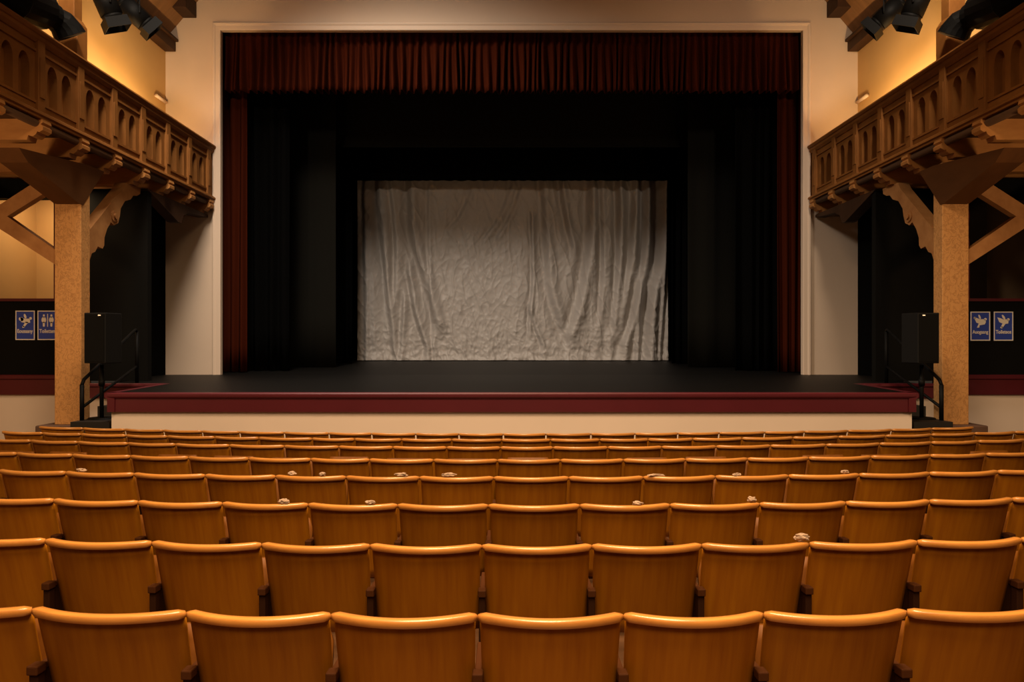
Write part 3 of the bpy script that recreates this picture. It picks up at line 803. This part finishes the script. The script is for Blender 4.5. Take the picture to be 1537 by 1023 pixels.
    for (y0, y1, zt_) in ((10.1, 10.58, 0.43), (10.58, 11.50, 0.70), (11.50, 12.2, 0.85), (12.2, 12.84, 1.0)):
        bm = bmn(); xi_ = lambda y: -(5.88 + 0.34 * max(0.0, y - 10.5) / 2.4 + (0.05 if zt_ > 0.8 else 0.0))
        prism(bm, [(-6.46 - 0.13 * (y0 > 11.4), y0), (xi_(y0), y0), (xi_(y1), y1 - 0.002), (-6.46 - 0.13 * (y0 > 11.4), y1 - 0.002)], -0.119, zt_, 'xy')
        obj('tread', bm, 'step_black', stp, mirror=mr)
    # ---- handrail
    hr = thing('handrail', 'black tubular handrail climbing the steps beside the %s side of the stage' % nm, 'railing', (s * 6.42, 10.8, 0.7), 'black step handrails')
    n0, n1 = Vector((-6.42, 10.80, 0.70)), Vector((-6.42, 10.80, 1.23))
    f0, f1 = Vector((-6.77, 13.06, Z_STAGE)), Vector((-6.77, 13.06, 2.07))
    bm = bmn(); tube(bm, [n0, n1], 0.032, 8); obj('post', bm, 'metal_black', hr, True, mirror=mr)
    bm = bmn(); tube(bm, [f0, f1], 0.032, 8); obj('post', bm, 'metal_black', hr, True, mirror=mr)
    bm = bmn(); tube(bm, [n1, n1 + (f1 - n1) * 0.03 + Vector((0, 0, 0.05)), n1 + (f1 - n1) * 0.97 + Vector((0, 0, 0.05)), f1], 0.026, 8); obj('top_rail', bm, 'metal_black', hr, True, mirror=mr)
    bm = bmn(); tube(bm, [n0 + Vector((0, 0, 0.19)), f0 + Vector((0, 0, 0.30))], 0.022, 8); obj('middle_rail', bm, 'metal_black', hr, True, mirror=mr)

    # ---- loudspeaker on a stand
    sy = 10.95
    sx = wx(147, sy)
    std = thing('speaker_stand', 'black pole stand on the steps under the %s loudspeaker' % nm, 'stand', (s * abs(sx), sy, 0.70), 'speaker stands beside the stage')
    bm = bmn(); tube(bm, [(sx, sy + 0.1, 0.72), (sx, sy + 0.1, 1.52)], 0.03, 10); obj('pole', bm, 'metal_black', std, True, mirror=mr)
    bm = bmn(); tube(bm, [(sx, sy + 0.1, 1.20), (sx, sy + 0.1, 1.30)], 0.045, 10); obj('collar', bm, 'metal_black', std, True, mirror=mr)
    bm = bmn(); tube(bm, [(sx, sy + 0.1, 0.702), (sx, sy + 0.1, 0.72)], [0.20, 0.18], 20); obj('base', bm, 'metal_black', std, mirror=mr)
    spk = thing('loudspeaker', 'black loudspeaker box on a pole stand between the stage and the %s post' % nm, 'speaker', (s * abs(sx), sy, 1.52), 'loudspeakers beside the stage')
    x0_, x1_ = wx(126, 10.8), wx(158, 10.8)
    zt_, zb_ = wz(469, 10.8), wz(545, 10.8)
    bm = bmn(); prism(bm, [(x0_, 10.8), (x1_, 10.8), (x1_ + 0.075, 11.12), (x1_ - 0.0, 11.18), (x0_ + 0.06, 11.18)], zb_, zt_, 'xy')
    bmesh.ops.bevel(bm, geom=bm.edges[:], offset=0.008, segments=1, affect='EDGES')
    obj('cabinet', bm, 'speaker', spk, mirror=mr)
    bm = bmn(); box(bm, x0_ + 0.015, x1_ - 0.015, 10.787, 10.80, zb_ + 0.02, zt_ - 0.02, 0.004); gr = obj('grille', bm, 'grille', spk, mirror=mr)
    xb = wx(149, 10.78)
    bm = bmn(); box(bm, xb - 0.022, xb + 0.022, 10.780, 10.789, zt_ - 0.05, zt_ - 0.03, 0.003); obj('badge', bm, 'badge', spk, mirror=mr)

# ------------------------------------------------------------------ signs
def sign(px0, px1, py0, py1, kind, text, label):
    yf = Y_SIDE + 0.05
    d = yf
    x0, x1, z1, z0 = wx(px0, d), wx(px1, d), wz(py0, d), wz(py1, d)
    w, h = x1 - x0, z1 - z0
    t = thing('sign', label, 'sign', ((x0 + x1) / 2, yf, (z0 + z1) / 2), 'blue signs beside the stage')
    bm = bmn(); box(bm, x0, x1, yf - 0.012, yf - 0.001, z0, z1, 0.003); obj('plate', bm, 'sign_blue', t)
    bm = bmn(); b = 0.05 * w
    for a in ((x0, x1, z1 - b, z1), (x0, x1, z0, z0 + b), (x0, x0 + b, z0 + b, z1 - b), (x1 - b, x1, z0 + b, z1 - b)):
        box(bm, a[0], a[1], yf - 0.015, yf - 0.0121, a[2], a[3])
    obj('border', bm, 'sign_white', t)
    bm = bmn()
    U = lambda u: x0 + u * w
    V = lambda v: z1 - v * h
    ya, yb = yf - 0.0155, yf - 0.0121
    def el(u, v, ru, rv, ang): disc(bm, U(u), V(v), ru * w, rv * w, math.radians(ang), ya, yb)
    def poly(pts): prism(bm, [(U(u), V(v)) for u, v in pts], ya, yb, 'xz')
    if kind == 'toilet':
        for c in (0.33, 0.72):
            el(c, 0.16, 0.052, 0.052, 0); poly([(c - 0.05, 0.20), (c + 0.05, 0.20), (c + 0.05, 0.24), (c - 0.05, 0.24)])
            el(c, 0.315, 0.12, 0.16, 0); poly([(c - 0.05, 0.38), (c + 0.05, 0.38), (c + 0.05, 0.52), (c + 0.03, 0.545), (c - 0.03, 0.545), (c - 0.05, 0.52)])
        poly([(0.505, 0.11), (0.545, 0.11), (0.545, 0.55), (0.505, 0.55)])
    elif kind == 'run_a':
        el(0.30, 0.29, 0.13, 0.10, -20); poly([(0.25, 0.22), (0.52, 0.28), (0.74, 0.27), (0.76, 0.41), (0.60, 0.42), (0.30, 0.39)]); el(0.78, 0.265, 0.07, 0.07, 0)
        el(0.50, 0.19, 0.06, 0.13, 20); poly([(0.52, 0.38), (0.68, 0.39), (0.46, 0.56), (0.36, 0.55)]); el(0.41, 0.55, 0.06, 0.05, 30)
    elif kind == 'run_b':
        poly([(0.18, 0.20), (0.30, 0.215), (0.48, 0.26), (0.74, 0.26), (0.78, 0.36), (0.72, 0.44), (0.46, 0.47), (0.44, 0.55), (0.33, 0.55), (0.42, 0.41), (0.30, 0.38)]); el(0.76, 0.26, 0.065, 0.065, 0)
        el(0.46, 0.18, 0.045, 0.12, 22); el(0.21, 0.215, 0.05, 0.05, 0)
    else:
        poly([(0.18, 0.20), (0.32, 0.22), (0.50, 0.27), (0.70, 0.26), (0.76, 0.30), (0.74, 0.41), (0.60, 0.42), (0.44, 0.56), (0.36, 0.53), (0.45, 0.41), (0.28, 0.36)]); el(0.75, 0.27, 0.065, 0.065, 0)
        el(0.50, 0.19, 0.055, 0.14, 32); el(0.40, 0.545, 0.06, 0.05, 0)
    obj('pictogram', bm, 'sign_white', t)
    cu = bpy.data.curves.new('lettering', 'FONT'); cu.body = text; cu.size = 0.2; cu.extrude = 0.0015; cu.align_x = 'CENTER'; cu.offset = 0.004
    to = bpy.data.objects.new('tmp', cu); COL.objects.link(to)
    dg = bpy.context.evaluated_depsgraph_get(); dg.update()
    me = bpy.data.meshes.new_from_object(to.evaluated_get(dg))
    bpy.data.objects.remove(to)
    xs_ = [v.co.x for v in me.vertices]; tw = max(xs_) - min(xs_); sc = 0.80 * w / tw
    for v in me.vertices: v.co = Vector(((v.co.x - (max(xs_) + min(xs_)) / 2) * sc, v.co.y * sc * 1.25, v.co.z))
    me.materials.clear(); me.materials.append(M['sign_white'])
    lo = bpy.data.objects.new('lettering', me); COL.objects.link(lo); lo.parent = t
    lo.rotation_euler = (PI / 2, 0, 0)
    lo.location = Vector(((x0 + x1) / 2, yf - 0.0138, V(0.755))) - t.location
sign(24, 53, 466, 510, 'run_a', 'Eousaany', 'blue sign with a white running figure, left of the toilet sign')
sign(57, 86, 466, 510, 'toilet', 'Toiletten', 'blue toilet sign with two white figures partly behind the left post')
sign(1456, 1485.5, 467.5, 511, 'run_b', 'Auogaang', 'blue sign with a white running figure touching the right post edge')
sign(1491, 1520, 467.5, 511, 'run_c', 'Toileteos', 'blue sign with a white winged figure, farthest right in the photo')

# ------------------------------------------------------------------ lights
def area(name, loc, target, size, power, color, size_y=None, spread=None):
    l = bpy.data.lights.new(name, 'AREA'); l.energy = power; l.color = color; l.size = size
    if size_y: l.shape = 'RECTANGLE'; l.size_y = size_y
    if spread: l.spread = math.radians(spread)
    o = bpy.data.objects.new(name, l); COL.objects.link(o); o.location = loc
    o.rotation_euler = (Vector(target) - Vector(loc)).to_track_quat('-Z', 'Y').to_euler()
    return o
def spotl(name, loc, target, power, color, angle, blend=0.5, rad=0.2):
    l = bpy.data.lights.new(name, 'SPOT'); l.energy = power; l.color = color; l.spot_size = math.radians(angle); l.spot_blend = blend; l.shadow_soft_size = rad
    o = bpy.data.objects.new(name, l); COL.objects.link(o); o.location = loc
    o.rotation_euler = (Vector(target) - Vector(loc)).to_track_quat('-Z', 'Y').to_euler()
    return o
WARM = (1.0, 0.67, 0.38)
for (y, z, pw) in ((-4.0, 8.5, 400), (0.0, 9.0, 600), (4.0, 9.5, 740)):
    area('house_lamp', (0, y, z), (0, y + 1.2, 0), 3.0, pw, WARM, spread=135)
area('stage_front_lamp', (-4.5, 10.8, 11.2), (-0.5, 16.0, 0), 2.0, 560, (1.0, 0.84, 0.68), spread=95)
for s in (-1, 1):
    area('side_spot', (s * 6.1, 10.0, 8.6), (s * 6.8, 16.5, 5.0), 0.5, 58, (1.0, 0.78, 0.57), spread=110)
    area('aisle_lamp', (s * 7.9, 7.0, 3.0), (s * 7.2, 12.5, 4.2), 0.5, 70, (1.0, 0.64, 0.34))
for s in (-1, 1):
    area('balcony_lamp', (s * 7.15, 13.9, 6.1), (s * 7.9, 13.9, 6.8), 2.9, 115, (1.0, 0.62, 0.27), 0.12)
area('alcove_lamp', (-8.6, 13.6, 4.7), (-8.6, 14.4, 2.5), 0.8, 30, (1.0, 0.66, 0.36))

w = bpy.data.worlds.new('world'); SC.world = w; w.use_nodes = True
w.node_tree.nodes['Background'].inputs[0].default_value = (1.0, 0.72, 0.48, 1)
w.node_tree.nodes['Background'].inputs[1].default_value = 0.03
SC.view_settings.view_transform = 'Standard'; SC.view_settings.look = 'None'
SC.view_settings.exposure = 0.0; SC.view_settings.gamma = 1.0; SC.view_settings.use_curve_mapping = False
